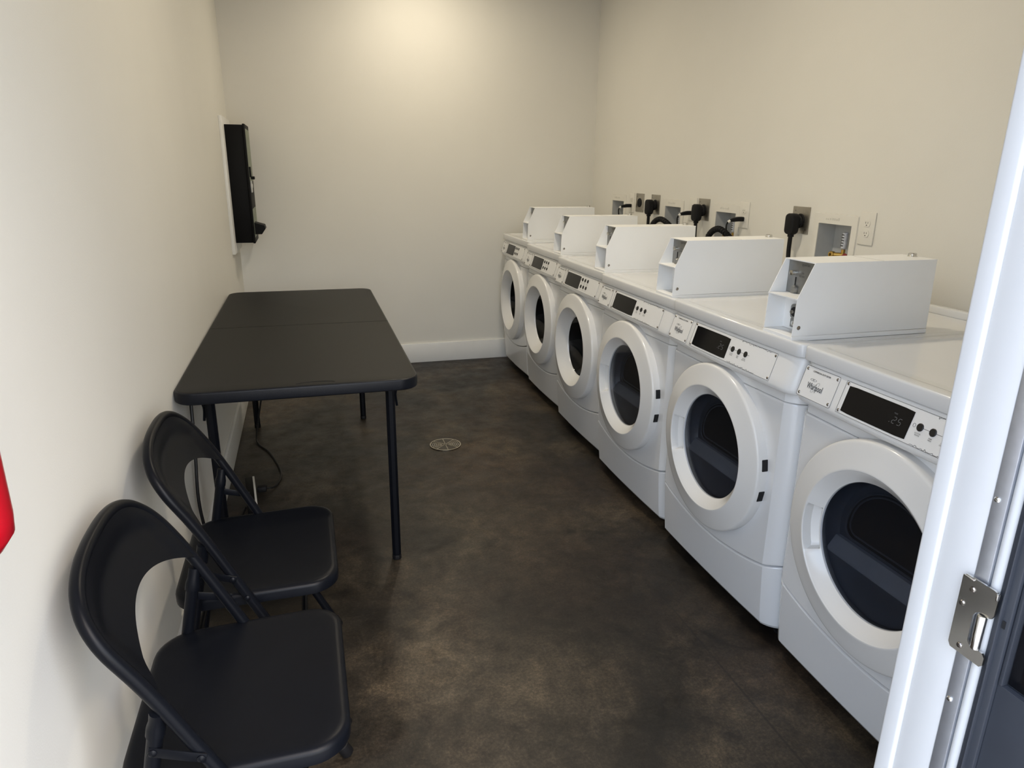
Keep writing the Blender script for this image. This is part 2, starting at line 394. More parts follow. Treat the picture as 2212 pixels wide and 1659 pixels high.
def cut_round(o, c, r, depth=.3):
    bm = bmesh.new(); bmesh.ops.create_cone(bm, cap_ends=True, segments=96, radius1=r, radius2=r, depth=depth)
    bmesh.ops.transform(bm, matrix=Matrix.Translation(c) @ Matrix.Rotation(PI / 2, 4, 'Y'), verts=bm.verts)
    me = bpy.data.meshes.new('c'); bm.to_mesh(me); bm.free(); co = bpy.data.objects.new('c', me); C.objects.link(co)
    md = o.modifiers.new('b', 'BOOLEAN'); md.object = co; md.operation = 'DIFFERENCE'; md.solver = 'EXACT'
    dg = bpy.context.evaluated_depsgraph_get(); new = bpy.data.meshes.new_from_object(o.evaluated_get(dg)); o.modifiers.clear()
    old = o.data; o.data = new; bpy.data.meshes.remove(old); bpy.data.objects.remove(co)
    bm = bmesh.new(); bm.from_mesh(new)
    for f in bm.faces: f.smooth = True
    for e in bm.edges: e.smooth = not (len(e.link_faces) == 2 and e.calc_face_angle(0) > math.radians(16))
    bm.to_mesh(new); bm.free()
def cut_box(o, a, b, bev):
    mb = MB(); mb.box(tuple(min(p, q) for p, q in zip(a, b)), tuple(max(p, q) for p, q in zip(a, b)), bev, 2)
    co = mb.build('c', 'black'); md = o.modifiers.new('b', 'BOOLEAN'); md.object = co; md.operation = 'DIFFERENCE'; md.solver = 'EXACT'
    dg = bpy.context.evaluated_depsgraph_get(); new = bpy.data.meshes.new_from_object(o.evaluated_get(dg)); o.modifiers.clear()
    mt = o.data.materials[0]; o.data = new; bpy.data.objects.remove(co); new.materials.clear(); new.materials.append(mt)
    for p in new.polygons: p.material_index = 0
    bm = bmesh.new(); bm.from_mesh(new)
    for f in bm.faces: f.smooth = True
    for e in bm.edges: e.smooth = not (len(e.link_faces) == 2 and e.calc_face_angle(0) > math.radians(30))
    bm.to_mesh(new); bm.free()
def seamz(y):
    return .214 + .052 * min(1.0, abs(y) / .34) ** 2.0
# console face frame: u from viewer-left, v up the face, n outward
CE = Vector((.297, 0, .955)); CN = Vector((-.955, 0, .297)); CO = Vector((-.0475, HW, .8195))
def cf(u, v, n=0.0):
    bow = .007 * (1 - ((u - HW) / (HW - .05)) ** 2) if abs(u - HW) < HW - .05 else 0
    p = CO + CE * v + CN * (n + bow) + Vector((0, -u, 0)); return tuple(p)
def face_poly(mb, poly, n0, n1):
    mb.loft([[cf(a, b, n0) for a, b in poly], [cf(a, b, n1) for a, b in poly]])
def face_frame(mb, a0, b0, a1, b1, r, w, n0=.0006, n1=.0012):
    o_ = rrect(a0, b0, a1, b1, r, 4); i_ = rrect(a0 + w, b0 + w, a1 - w, b1 - w, max(r - w, .0005), 4)
    N = len(o_); L = [[cf(*p, n0) for p in o_], [cf(*p, n1) for p in o_], [cf(*p, n1) for p in i_], [cf(*p, n0) for p in i_]]
    mb.loft(L + [L[0]], cap0=False, cap1=False)
def face_sub(mb, u0, u1, v0, v1, n0, n1, nu=10, r=.004):
    """thin slab following the bow of the console"""
    lo = []
    for k in range(nu + 1):
        u = u0 + (u1 - u0) * k / nu
        e = .0 if 0 < k < nu else .0015
        lo.append([cf(u, v0 + e, n0), cf(u, v1 - e, n0), cf(u, v1 - e, n1), cf(u, v0 + e, n1)])
    mb.loft(lo)
def face_text(mb, body, size, u, v, sx=1.0, align='LEFT', n=.0016, shear=0.0):
    vs, fs = text_geo(body, size, sx, align)
    mb.add([cf(u + x + shear * y, v + y, n) for x, y, z in vs], fs)
def face_line(mb, pts, w, n0=.0006, n1=.0013):
    for (a, b), (c, d) in zip(pts[:-1], pts[1:]):
        L = math.hypot(c - a, d - b) or 1e-9; nx, ny = -(d - b) / L * w / 2, (c - a) / L * w / 2
        face_poly(mb, [(a - nx, b - ny), (c - nx, d - ny), (c + nx, d + ny), (a + nx, b + ny)], n0, n1)
def seven(mb, ch, u, v, h, w, t, n0=.001, n1=.0016):
    S = {'2': 'abged', '5': 'afgcd'}[ch]; sl = .18
    seg = {'a': ((0, h), (w, h)), 'b': ((w, h), (w, h / 2)), 'c': ((w, h / 2), (w, 0)), 'd': ((0, 0), (w, 0)), 'e': ((0, 0), (0, h / 2)), 'f': ((0, h / 2), (0, h)), 'g': ((0, h / 2), (w, h / 2))}
    for s_ in S:
        (a, b), (c, d) = seg[s_]; g_ = .12 * w
        if a == c: b, d = (b - g_ * (1 if b > d else -1), d + g_ * (1 if b > d else -1))
        else: a, c = a + g_, c - g_
        face_line(mb, [(u + a + sl * b, v + b), (u + c + sl * d, v + d)], t, n0, n1)

def wash_swirl(mb, u, v, s):
    pts = []
    for k in range(28):
        t = 2 * PI * (k / 27) * .93 + .5; x, y = .30 * math.cos(t), .95 * math.sin(t); a = -.62
        pts.append((u + s * (x * math.cos(a) - y * math.sin(a)), v + s * (x * math.sin(a) + y * math.cos(a))))
    face_line(mb, pts, .0006)

def make_machine(kind, digits):
    D = .61 if kind == 'washer' else .74
    root = empty('washing_machine' if kind == 'washer' else 'clothes_dryer')
    # cabinet: two sides, back, floor and top frame as one shell open at the front
    cab = MB(); xb = D
    s0 = plan(.030, HW - .001, .040, xb, 0)
    cab.loft([[(x, y, .05) for x, y in s0], [(x, y, .915) for x, y in s0]], closed=False, cap0=False, cap1=False)
    # drop the front strip of that loft: keep only side and back faces
    nf = 14; cab = MB()
    for sg in (1, -1):
        cab.box((.050, sg * (HW - .001) - (.002 if sg > 0 else 0), .05), (xb, sg * (HW - .001) + (.002 if sg < 0 else 0), .915))
    cab.box((xb - .003, -HW + .001, .05), (xb, HW - .001, .915)).box((.05, -HW + .001, .05), (xb, HW - .001, .053))
    cab.box((.05, -HW + .003, .905), (xb, HW - .003, .912))
    cab.build('cabinet', 'enamel', root)
    # front panel: levels are (z as a function of y, front x, inset)
    def shell(levels, xb_):
        return MB().loft([[(x, y, zf(y)) for x, y in plan2(xf_ + e, HW - e, xb_)] for zf, xf_, e in levels])
    XB = -.026
    fp = shell([(lambda y: seamz(y) + .0035, XB, .004), (lambda y: seamz(y) + .005, XB, .0012), (lambda y: seamz(y) + .008, XB, 0), (lambda y: .770, XB, 0), (lambda y: .7735, XB, .0012), (lambda y: .7750, XB, .004)], .052).build('front_panel', 'enamel', root, ang=16)
    cut_round(fp, (0, 0, CZ), .205)
    shell([(lambda y: .041, .004, .012), (lambda y: .0425, .001, .007), (lambda y: .048, -.004, .0025), (lambda y: .058, -.0085, 0), (lambda y: .11, -.014, 0), (lambda y: seamz(y) - .005, -.0245, 0), (lambda y: seamz(y) - .0015, -.0245, .0012), (lambda y: seamz(y), -.0245, .004)], .052).build('kick_panel', 'enamel', root, ang=16)
    nk = MB(); nk.loft([[(x, y, z) for x, y in plan2(-.022, HW - .003, .06)] for z in (.7765, .8065)])
    nk.build('upper_band', 'enamel', root, ang=16)
    con = MB(); lv = []
    for z, x, r in ((.8055, -.020, .045), (.8055, -.034, .045), (.8075, -.0405, .045), (.8130, -.0455, .045), (.8220, -.0465, .045), (.840, -.0413, .045), (.860, -.0350, .045), (.880, -.0290, .045), (.900, -.0228, .045), (.908, -.0203, .045), (.9112, -.0175, .045), (.9120, -.014, .045)):
        ins = 0 if z > .806 and z < .910 else .002
        lv.append([(a, b, z) for a, b in plan(x, HW - ins, r, .07)])
    con.loft(lv); con.build('console', 'console', root)
    lid = MB(); lv = []; zt = .951; zb = .9130; xf = -.029
    for z, i in ((zb, .004), (zb + .0012, .001), (zb + .004, 0), (zt - .0065, 0), (zt - .0032, .0006), (zt - .0013, .0020), (zt - .0003, .0040), (zt, .0065), (zt, .030), (zt - .0012, .038), (zt - .0035, .043), (zt - .0045, .050)):
        lv.append([(a, b, z) for a, b in plan(xf + i, HW + .0005 - i, .024, D - i * .5, .004)])
    lid.loft(lv)
    lid.box((D - .030, -HW + .006, zt - .006), (D - .0005, HW - .006, zt + .020), .005, 3)
    lid.build('lid', 'enamel', root)
    for sx in (.08, D - .07):
        for sy in (-HW + .05, HW - .05):
            MB().lathe([(.0001, 0), (.020, 0), (.021, .008), (.009, .014), (.009, .051), (.0001, .051)], (sx, sy, 0), 'z', 18).build('foot', 'rubber', root)
    # ---- door
    rg = .172 if kind == 'dryer' else .157
    xg = -.046 if kind == 'dryer' else -.024
    ro = .2755
    prof = [(ro - .006, -.022), (ro - .001, -.024), (ro, -.028), (ro - .0006, -.0530), (ro - .0016, -.0568), (ro - .0042, -.0596), (.2670, -.0610), (.250, -.0650), (.232, -.0695), (.216, -.0740), (.2085, -.0763), (.2058, -.0770), (.2038, -.0766), (.2027, -.0752)]
    r1, x1 = prof[-1]
    K = 14
    for k in range(1, K + 1):
        t = k / K; prof.append((r1 + (rg - r1) * t, x1 + (xg - x1) * (t ** 1.15)))
    prof.append((rg - .001, xg + .006)); prof.append((rg + .012, xg + .010)); prof.append((.21, -.0205)); prof.append((ro - .02, -.0205))
    def warp(r, h, a):
        if kind == 'dryer' and rg + .001 < r < r1 - .0003 and h < xg - .0003:
            # finger pocket on the viewer's left of the dish; angle 0 is +y
            d = (a + PI) % (2 * PI) - PI; d += .10
            t = (r - rg) / (r1 - rg)
            e = min(1, max(0, (.335 - abs(d)) / .055)) * min(1, max(0, (t - .05) / .12)) * min(1, max(0, (.97 - t) / .12))
            e = e * e * (3 - 2 * e); return r + .006 * e, h + .024 * e
        return r, h
    dm = MB().lathe(prof + [prof[0]], (0, 0, CZ), 'x', 192, warp=warp)
    door = dm.build('door', 'ring', root, ang=30)
    gl = MB()
    if kind == 'dryer':
        gl.lathe([(.0001, xg + .0005), (rg * .5, xg + .0007), (rg + .002, xg + .002), (rg + .002, xg + .006), (.0001, xg + .005)], (0, 0, CZ), 'x', 96)
        gl.build('glass', 'smoked', door)
        r2 = rg + .002; x0 = xg + .007
        li = MB().lathe([(r2, x0), (r2 - .002, x0 + .015), (r2 - .006, x0 + .032), (r2 - .014, x0 + .045), (.0001, x0 + .045)], (0, 0, CZ), 'x', 80)
        li.build('door_liner', 'dish', door)
        def half(zc, x, rr):
            pts = []; zr = max(-.999, min(.999, zc / rr)); a0 = math.asin(zr)
            for k in range(33):
                a = a0 - (PI + 2 * a0) * k / 32; pts.append((x, rr * math.cos(a), CZ + rr * math.sin(a)))
            return pts
        ld = MB(); ld.loft([half(-.072, x0 + .012, r2 - .0035), half(-.070, x0 + .040, r2 - .013)]); ld.build('lint_panel', 'dish', door)
        bd = MB(); sec = lambda zc, x, rr: [(x, -math.sqrt(rr * rr - zc * zc), CZ + zc), (x, math.sqrt(rr * rr - zc * zc), CZ + zc)]
        q = [sec(-.0735, x0 + .0115, r2 - .0035), sec(-.066, x0 + .0120, r2 - .0035), sec(-.036, x0 + .036, r2 - .011), sec(-.034, x0 + .0445, r2 - .0145), sec(-.0735, x0 + .0445, r2 - .016)]
        bd.add([p for s_ in q for p in s_], [(2 * k, 2 * k + 1, 2 * ((k + 1) % 5) + 1, 2 * ((k + 1) % 5)) for k in range(5)] + [(0, 2, 4, 6, 8), (1, 9, 7, 5, 3)])
        bd.build('lint_ledge', 'liner_lit', door)  # sloped top gets the lightened grey, its light put into the colour
        pl_ = []; Rm = .138; zb_ = -.026; yb2 = math.sqrt(Rm * Rm - zb_ * zb_)
        a0 = math.asin((zb_ + .030) / Rm)
        for k in range(33):
            a = a0 + (PI - 2 * a0) * k / 32; pl_.append((Rm * math.cos(a), Rm * math.sin(a)))
        for k in range(9):
            a = PI + (PI / 2) * k / 8; pl_.append((-Rm + .030 + .030 * math.cos(a), zb_ + .030 + .030 * math.sin(a)))
        for k in range(9):
            a = 1.5 * PI + (PI / 2) * k / 8; pl_.append((Rm - .030 + .030 * math.cos(a), zb_ + .030 + .030 * math.sin(a)))
        mo = MB(); mo.loft([[(x0 + .0425, y, CZ + z) for y, z in pl_], [(x0 + .0455, y, CZ + z) for y, z in pl_]])
        mo.build('drum_mouth', 'black', door)
        MB().tube([(x0 + .0425, y, CZ + z) for y, z in pl_], .0028, 8, closed=True).build('mouth_rim', 'dish', door)
        MB().tube([(x0 + .0420, y * .90, CZ + .010 + z * .86) for y, z in pl_], .0022, 8, closed=True).build('inner_rim', 'dish', door)
        for zz in (.045, -.055):
            a = math.asin(zz / ro)
            m_ = Matrix.Translation((0, -ro * math.cos(a), CZ + zz)) @ Matrix.Rotation(-a, 4, 'X')
            nb = MB().box((-.046, -.0012, -.018), (-.0255, .004, .018), .003, 3, m_); nb.build('hinge_notch', 'black', door)
    else:
        gl.lathe([(.0001, .055), (rg * .45, .050), (rg * .75, .034), (rg * .93, .010), (rg + .002, xg + .002), (rg + .003, xg + .006)], (0, 0, CZ), 'x', 96)
        gl.build('glass', 'washglass', door)
        MB().lathe([(rg + .012, xg + .014), (rg + .034, -.018), (rg + .030, .05), (rg + .010, .085), (rg - .004, .10)], (0, 0, CZ), 'x', 80).build('door_seal', 'rubber', root)
        du = MB().lathe([(rg + .01, .095), (.235, .12), (.245, .14), (.245, .46), (.22, .50), (.0001, .51)], (0, 0, CZ), 'x', 80)
        for k in range(3):
            a = k * 2 * PI / 3 + .4; m_ = Matrix.Translation((0, 0, CZ)) @ Matrix.Rotation(a, 4, 'X')
            du.box((.15, .19, -.025), (.44, .245, .025), .012, 3, m_)
        du.build('drum', 'drum', root)
        # drawer finger slot below the console
        sl = MB(); P = rrect(-.052, -.0145, .052, .0145, .006)
        sl.prism(P, 0, .004, lambda a, b, h: (.001 - h * .8 + .0, .235 - a, .7885 + b))
        sl.build('drawer_slot', 'slide', root)
    # ---- console plates
    lp = MB(); face_sub(lp, .020, .150, .003, .086, .0002, .0008, 4); lp = lp.build('logo_plate', 'plate', root, ang=20)
    o1 = MB(); face_frame(o1, .020, .003, .150, .086, .005, .0009); o1.build('outline', 'line', lp)
    t = MB(); face_text(t, 'COMMERCIAL DUTY ' + ('WASHER' if kind == 'washer' else 'DRYER'), .0062, .050, .073, .86)
    face_text(t, 'COMMERCIAL DUTY ' + ('WASHER' if kind == 'washer' else 'DRYER'), .0062, .0503, .0732, .86); face_text(t, 'Whirlpool', .0235, .047, .029, .60); face_text(t, 'Whirlpool', .0235, .0473, .0292, .60)
    for k in range(2):
        pts = [(.058 + .007 * math.cos(2 * PI * j / 16) + (.009 * k), .0535 + .0025 * math.sin(2 * PI * j / 16)) for j in range(17)]; face_line(t, pts, .0005)
    t.build('brand_lettering', 'ink', lp)
    t = MB(); wash_swirl(t, .0775, .037, .0185); t.build('swirl', 'greyink', lp)
    cp = MB(); face_sub(cp, .172, .604, .003, .086, .0002, .0008, 12); cp = cp.build('control_plate', 'plate', root, ang=20)
    o1 = MB()
    for (a, b) in [((.172 + .432 * k / 10, .172 + .432 * (k + 1) / 10)) for k in range(10)]:
        for v in (.0045, .0845): face_line(o1, [(a, v), (b, v)], .0009)
    for u in (.1725, .6035): face_line(o1, [(u, .006), (u, .083)], .0009)
    o1.build('outline', 'line', cp)
    dp = MB(); face_sub(dp, .187, .384, .010, .0765, .0008, .0018, 8); dp.build('display', 'display', cp)
    if digits:
        t = MB(); face_line(t, [(.3305, .034), (.3318, .034)], .0014, .0018, .0022)
        seven(t, '2', .337, .0335, .0150, .0082, .0010, .0019, .0023); seven(t, '5', .352, .0335, .0150, .0082, .0010, .0019, .0023)
        face_text(t, 'PRICE', .0042, .336, .055, .9, n=.0022)
        t.build('display_digits', 'digits', cp)
    rows = ((.0485,) if kind == 'dryer' else (.0640, .0300))
    names = [['COTTON\nWHITES', 'PERM\nPRESS', 'COLORS\nDELICATES'], ['HOT', 'WARM', 'COLD']]
    t = MB()
    for ri, v in enumerate(rows):
        for k in range(3):
            u = .409 + .0325 * k
            b = MB(); b.loft([[cf(u + rr * math.cos(2 * PI * j / 20), v + rr * 1.08 * math.sin(2 * PI * j / 20), n_) for j in range(20)] for rr, n_ in ((.0083, .0006), (.0083, .0022), (.0070, .0030), (.0068, .0026))])
            b.build('button', 'button', cp)
            nm = names[0][k] if ri == 0 else names[1][k]
            tt_ = MB(); face_text(tt_, nm, .0042, u, v - .0158, .85, 'CENTER'); tt_.build('button_label', 'ink', cp)
        if kind == 'dryer': face_line(t, [(.414, v), (.492, v)], .0009, .0006, .0010)
    pts = [(.3935 + .0035 * math.cos(2 * PI * j / 8 + .4), rows[0] + .0045 * math.sin(2 * PI * j / 8 + .4)) for j in range(9)]; face_line(t, pts, .0005)
    t.build('shirt_symbol', 'ink', cp)
    if kind == 'dryer':
        rs = random.Random(5)
        for v0, ua, ub in ((.0055, .40, .54), (.0838, .44, .58)):
            pts = []; u = ua
            while u < ub:
                pts.append((u, v0 + (rs.random() ** 3) * .0045 * (1 if v0 < .04 else -1))); u += .0012 + rs.random() * .003
            t = MB(); face_line(t, pts, .0007); t.build('chipped_edge', 'line', cp)
    for par, us in ((lp, (.0285, .1415)), (cp, (.1795, .5965))):
        for u in us:
            for v in (.0115, .0775):
                if par is cp and u < .2: v = .0105 if v < .04 else .0790
                s_ = MB(); s_.loft([[cf(u + rr * math.cos(2 * PI * j / 14), v + rr * math.sin(2 * PI * j / 14), n_) for j in range(14)] for rr, n_ in ((.0040, .0006), (.0040, .0014), (.0028, .0027), (.0010, .0030))])
                s_.build('screw', 'screw', par)
    # ---- coin box bolted to the lid
    x0, x1_, y0, y1, z0, zk, z1 = -.024, .436, -.297, -.173, .951, .951 + .112, .951 + .207
    side = [(x0, z0 + .010), (x1_, z0 + .010), (x1_ - .006, z1), (x0 + .046, z1), (x0 + .003, zk)]
    cb = MB(); th = .0022
    for (ya, yb_) in ((y0, y0 + th), (y1 - th, y1)):
        cb.loft([[(x, ya, z) for x, z in side], [(x, yb_, z) for x, z in side]])
    cb.loft([[(x, y, z1 - dz) for x, y in ((x0 + .046, y0 - .0004), (x1_ - .0055, y0 - .0004), (x1_ - .0055, y1 + .0004), (x0 + .046, y1 + .0004))] for dz in (.0022, -.0006)])
    cb.loft([[(x1_ - dx, y, z) for y, z in ((y0 + th, z0 + .01), (y1 - th, z0 + .01))] + [(x1_ - .006 - dx, y, z1 - .0008) for y in (y1 - th, y0 + th)] for dx in (.0006, .0026)])
    cb.box((x0, y0 + th, zk - .002), (x0 + .062, y1 - th, zk + .001))
    cb.box((x0 + .062, y0 + th, z0 + .01), (x0 + .066, y1 - th, z1 - .002))
    cb = cb.build('coin_box', 'powder', root, flat=True)
    bs = MB().box((x0 - .001, y0 - .0012, z0 - .004), (x1_ + .001, y1 + .0012, z0 + .0092), .001, 1)
    bs.build('base_flange', 'powder', cb)
    MB().box((x0 + .27, y0 + .001, z1 + .0003), (x0 + .2712, y1 - .001, z1 + .0007)).build('seam', 'line', cb)
    px = x0 + .0615
    sp = MB().box((px - .004, y0 + th + .0005, zk + .0015), (px, y1 - th - .0005, z1 - .003), .0008, 1).build('coin_slide', 'slide', cb, 'grey metal coin slide panel')
    yc = (y0 + y1) / 2
    kb = MB().lathe([(.0001, -.016), (.0068, -.0155), (.0075, -.013), (.0075, -.006), (.0058, -.005), (.0058, 0)], (px - .004, y1 - .034, zk + .058), 'x', 20); kb.build('return_knob', 'chrome', cb)
    sl = MB().box((px - .0058, y1 - .0405, zk + .016), (px - .0038, y1 - .0370, zk + .046), .0008, 1); sl.build('coin_slot', 'black', cb)
    cup = MB().lathe([(.0001, -.010), (.010, -.009), (.013, -.003), (.013, 0)], (px - .004, y1 - .040, zk + .011), 'x', 20); cup.build('slot_guide', 'slide', cb)
    t = MB()
    for body, size, yy, zz in (('QUARTERS', .0085, y1 - .058, zk + .0795), ('COIN', .0072, y1 - .056, zk + .057), ('RETURN', .0072, y1 - .052, zk + .048)):
        vs, fs = text_geo(body, size, .8); t.add([(px - .0046, yy - x, zz + y) for x, y, z in vs], fs)
    t.build('slide_lettering', 'ink', cb)
    lk = MB(); P = rrect(-.020, -.020, .020, .020, .010); yl = y0 + .064; zl = z0 + .064
    lk.prism(P, 0, .010, lambda a, b, h: (x0 + .0625 - h, yl + a, zl + b)); lk = lk.build('lock_bezel', 'slide', cb)
    MB().lathe([(.0001, -.006), (.012, -.006), (.0135, -.0045), (.0135, 0)], (x0 + .0525, yl, zl), 'x', 24).build('lock', 'black', cb)
    MB().lathe([(.0001, -.0085), (.0055, -.0085), (.006, 0)], (x0 + .0475, yl, zl), 'x', 18).build('lock_core', 'chrome', cb)
    MB().box((x0 + .0535, yl - .018, zl - .046), (x0 + .0625, yl + .018, zl - .021), .002).build('vault_plate', 'slide', cb)
    MB().lathe([(.0001, -.004), (.007, -.0035), (.008, 0)], (x0 + .0535, yl + .002, zl - .033), 'x', 18).build('vault_stud', 'chrome', cb)
    bx, by = x1_ - .022, y0 + .072
    MB().lathe([(.0135, 0), (.0135, .002), (.0115, .0030), (.0115, .0085), (.0095, .0105), (.0001, .0108)], (bx, by, z1 + .0004), 'z', 10).build('top_bolt', 'chrome', cb)
    MB().lathe([(.0001, -.0014), (.0040, -.0012), (.0058, 0)], (x0 + .019, y0, z0 + .033), 'y', 18, cap0=True).build('rivet', 'screw', cb)
    return root

dX = [.0645, .0459, .0123, -.0258, -.0487, -.0482]
hh = [.0018, -.0066, -.0082, -.0022, .0062, .0081]
S_ = .7011; ED = [4.905, 4.285, 3.610, 2.925, 2.220, 1.513, .807]
wash = make_machine('washer', False); dry = make_machine('dryer', False); dryd = make_machine('dryer', True)
labels = ['white front-loading washer closest to the back wall, half hidden by the next one',
          'white front-loading washer in the middle of the three far washers',
          'white front-loading washer standing next to the row of dryers',
          'white clothes dryer standing right beside the washers, display blank',
          'white clothes dryer in the middle of the three dryers, coin box fully in view',
          'white clothes dryer nearest the doorway, cut off by the white door frame']
for k in range(6):
    src = wash if k < 3 else (dry if k == 3 else dryd)
    o = src if k in (0, 3, 4) else copy_tree(src)
    o.location = (1.7538 + dX[k], (ED[k] + ED[k + 1]) / 2, 0); o.scale = (1, (ED[k] - ED[k + 1]) / S_, (.951 + hh[k]) / .951)
    tag(o, labels[k], 'washing machine' if k < 3 else 'dryer', 'front-loading washers along the right wall' if k < 3 else 'dryers along the right wall')

# ------------------------------------------------------------------ right wall fittings
place = ['behind the nearest dryer coin box', 'behind the middle dryer', 'between the two leftmost range plugs', 'nearest the back wall']
XW = W
# washer outlet boxes
wb_lab = ['white recessed washer outlet box with brass valve, nearest the doorway', 'white recessed washer outlet box above the corrugated hose, beside the duplex outlet with a plug',
          'white recessed washer outlet box between two steel socket plates with plugs', 'white recessed washer outlet box nearest the back corner']
for i, (a, b) in enumerate(boxes):
    yc = (a + b) / 2; r_ = empty('washer_outlet_box', (XW, yc, 1.11))
    tag(r_, wb_lab[i], 'outlet box', 'washer outlet boxes on the right wall')
    hw = (b - a) / 2; fl = MB(); o_ = rrect(-hw, -.125, hw, .125, .006, 3); i_ = [(min(max(p[0], -hw + .031), hw - .031), min(max(p[1], -.087), .083)) for p in o_]
    n = len(o_)
    fl.loft([[(-.0005, p[0], p[1]) for p in o_], [(-.005, p[0] * .99, p[1] * .99) for p in o_], [(-.005, p[0], p[1]) for p in i_], [(-.001, p[0], p[1]) for p in i_]], cap0=False, cap1=False)
    fl.build('flange', 'whiteplastic', r_)
    rc = MB(); aa = hw - .0305; 
    F = lambda x, y, z: (x, y, z)
    for quad in ([(-.004, -aa, .083), (-.004, aa, .083), (.085, aa, .083), (.085, -aa, .083)], [(-.004, -aa, -.087), (-.004, aa, -.087), (.085, aa, -.087), (.085, -aa, -.087)],
                 [(-.004, -aa, -.087), (-.004, -aa, .083), (.085, -aa, .083), (.085, -aa, -.087)], [(-.004, aa, -.087), (-.004, aa, .083), (.085, aa, .083), (.085, aa, -.087)],
                 [(.085, -aa, -.087), (.085, aa, -.087), (.085, aa, .083), (.085, -aa, .083)]):
        rc.add(quad, [(0, 1, 2, 3)])
    rc.build('recess', 'greybox', r_, flat=True)
    t = MB()
    for k in range(7):
        t.box((-.0056, .055 - k * .012, .098), (-.0050, .048 - k * .012 + random.uniform(-.002, .002), .106 + random.uniform(-.002, .004)), 0)
    t.build('embossed_marks', 'faint', r_)
    # hammer arrestor and valve
    va = MB().tube([(.035, -.025, -.060), (.035, -.025, -.018)], .008, 14); va.tube([(.035, -.025, -.040), (.012, .000, -.040)], .009, 14)
    va.lathe([(.005, .02), (.0125, .018), (.0135, .004), (.0105, 0), (.006, .001)], (-.002, -.008 + .015, -.040), 'x', 20)
    va.build('valve', 'brass', r_, 'brass valve')
    ar = MB().tube([(.035, -.025, -.018), (.035, -.025, -.012), (.035, -.025, .050), (.035, -.025, .053)], [.006, .011, .011, .007], 18); ar.build('arrestor', 'label', r_, 'arrestor with printed white label')
    t = MB()
    for k in range(5): t.box((.0236, -.032, -.004 + k * .011), (.0240, -.018, .000 + k * .011), 0)
    t.build('arrestor_print', 'ink', r_)
    hd = MB().lathe([(.0001, -.004), (.013, -.004), (.016, 0), (.013, .006), (.0001, .006)], (.020, -.055, -.045), 'x', 12).tube([(.02, -.055, -.045), (.03, -.03, -.045)], .007, 10); hd.build('valve_handle', 'redplastic', r_, 'dark red valve handle')

# steel socket plates
def round_plug(par_x, y, z): pass
plates = [(2.6575, True, 'steel range socket plate beside the outlet box nearest the doorway'), (3.4585, True, 'steel range socket plate in the middle of the wall, next to a white duplex outlet'),
          (4.021, True, 'steel range socket plate with a plug, further towards the back corner'), (4.236, False, 'steel range socket plate with an empty black round socket')]
plug_lab = ['black angled range plug with cord hanging down, nearest the doorway', 'black angled range plug with cord hanging down, middle of the three', 'black angled range plug with cord hanging down, farthest of the three']
for i, (y, plugged, lab) in enumerate(plates):
    r_ = empty('socket_plate', (XW, y, 1.195)); tag(r_, lab, 'socket', 'steel range socket plates')
    MB().box((-.004, -.0565, -.0575), (0, .0565, .0575), .0015, 2).build('face_plate', 'steelplate', r_)
    MB().lathe([(.0001, -.006), (.026, -.006), (.028, -.004), (.028, 0)], (-.003, 0, 0), 'x', 32, cap0=True).build('socket', 'rubber', r_)
    for sy in (-.044, .044): MB().lathe([(.0001, -.0015), (.003, -.001), (.0035, 0)], (-.004, sy * .9, sy * .9), 'x', 10).build('screw', 'screw', r_)
    if plugged:
        p = empty('range_plug', (XW, y, 1.19)); tag(p, plug_lab[i], 'plug', 'range plugs with cords')
        b = MB(); b.lathe([(.0001, -.032), (.024, -.032), (.027, -.029), (.025, -.026), (.028, -.023), (.026, -.019), (.029, -.016), (.028, -.0095), (.0001, -.0095)], (0, 0, -.002), 'x', 28)
        b.loft([[(x, yy * s_, zz * s_ - .008) for yy, zz in rrect(-.029, -.048, .029, .042, .018, 6)] for x, s_ in ((-.024, .75), (-.029, .93), (-.035, 1), (-.055, 1), (-.061, .94), (-.064, .80))])
        b.tube([(-.044, 0, -.040), (-.044, 0, -.066)], .0135, 14)
        b.build('plug_body', 'rubber', p)
        c = MB().tube(catmull([(-.044, 0, -.050), (-.044, .001, -.09), (-.040, .004, -.15), (-.026, .008, -.24), (-.013, .010, -.34)], 8), .0095, 12); c.build('power_cord', 'cord', p)
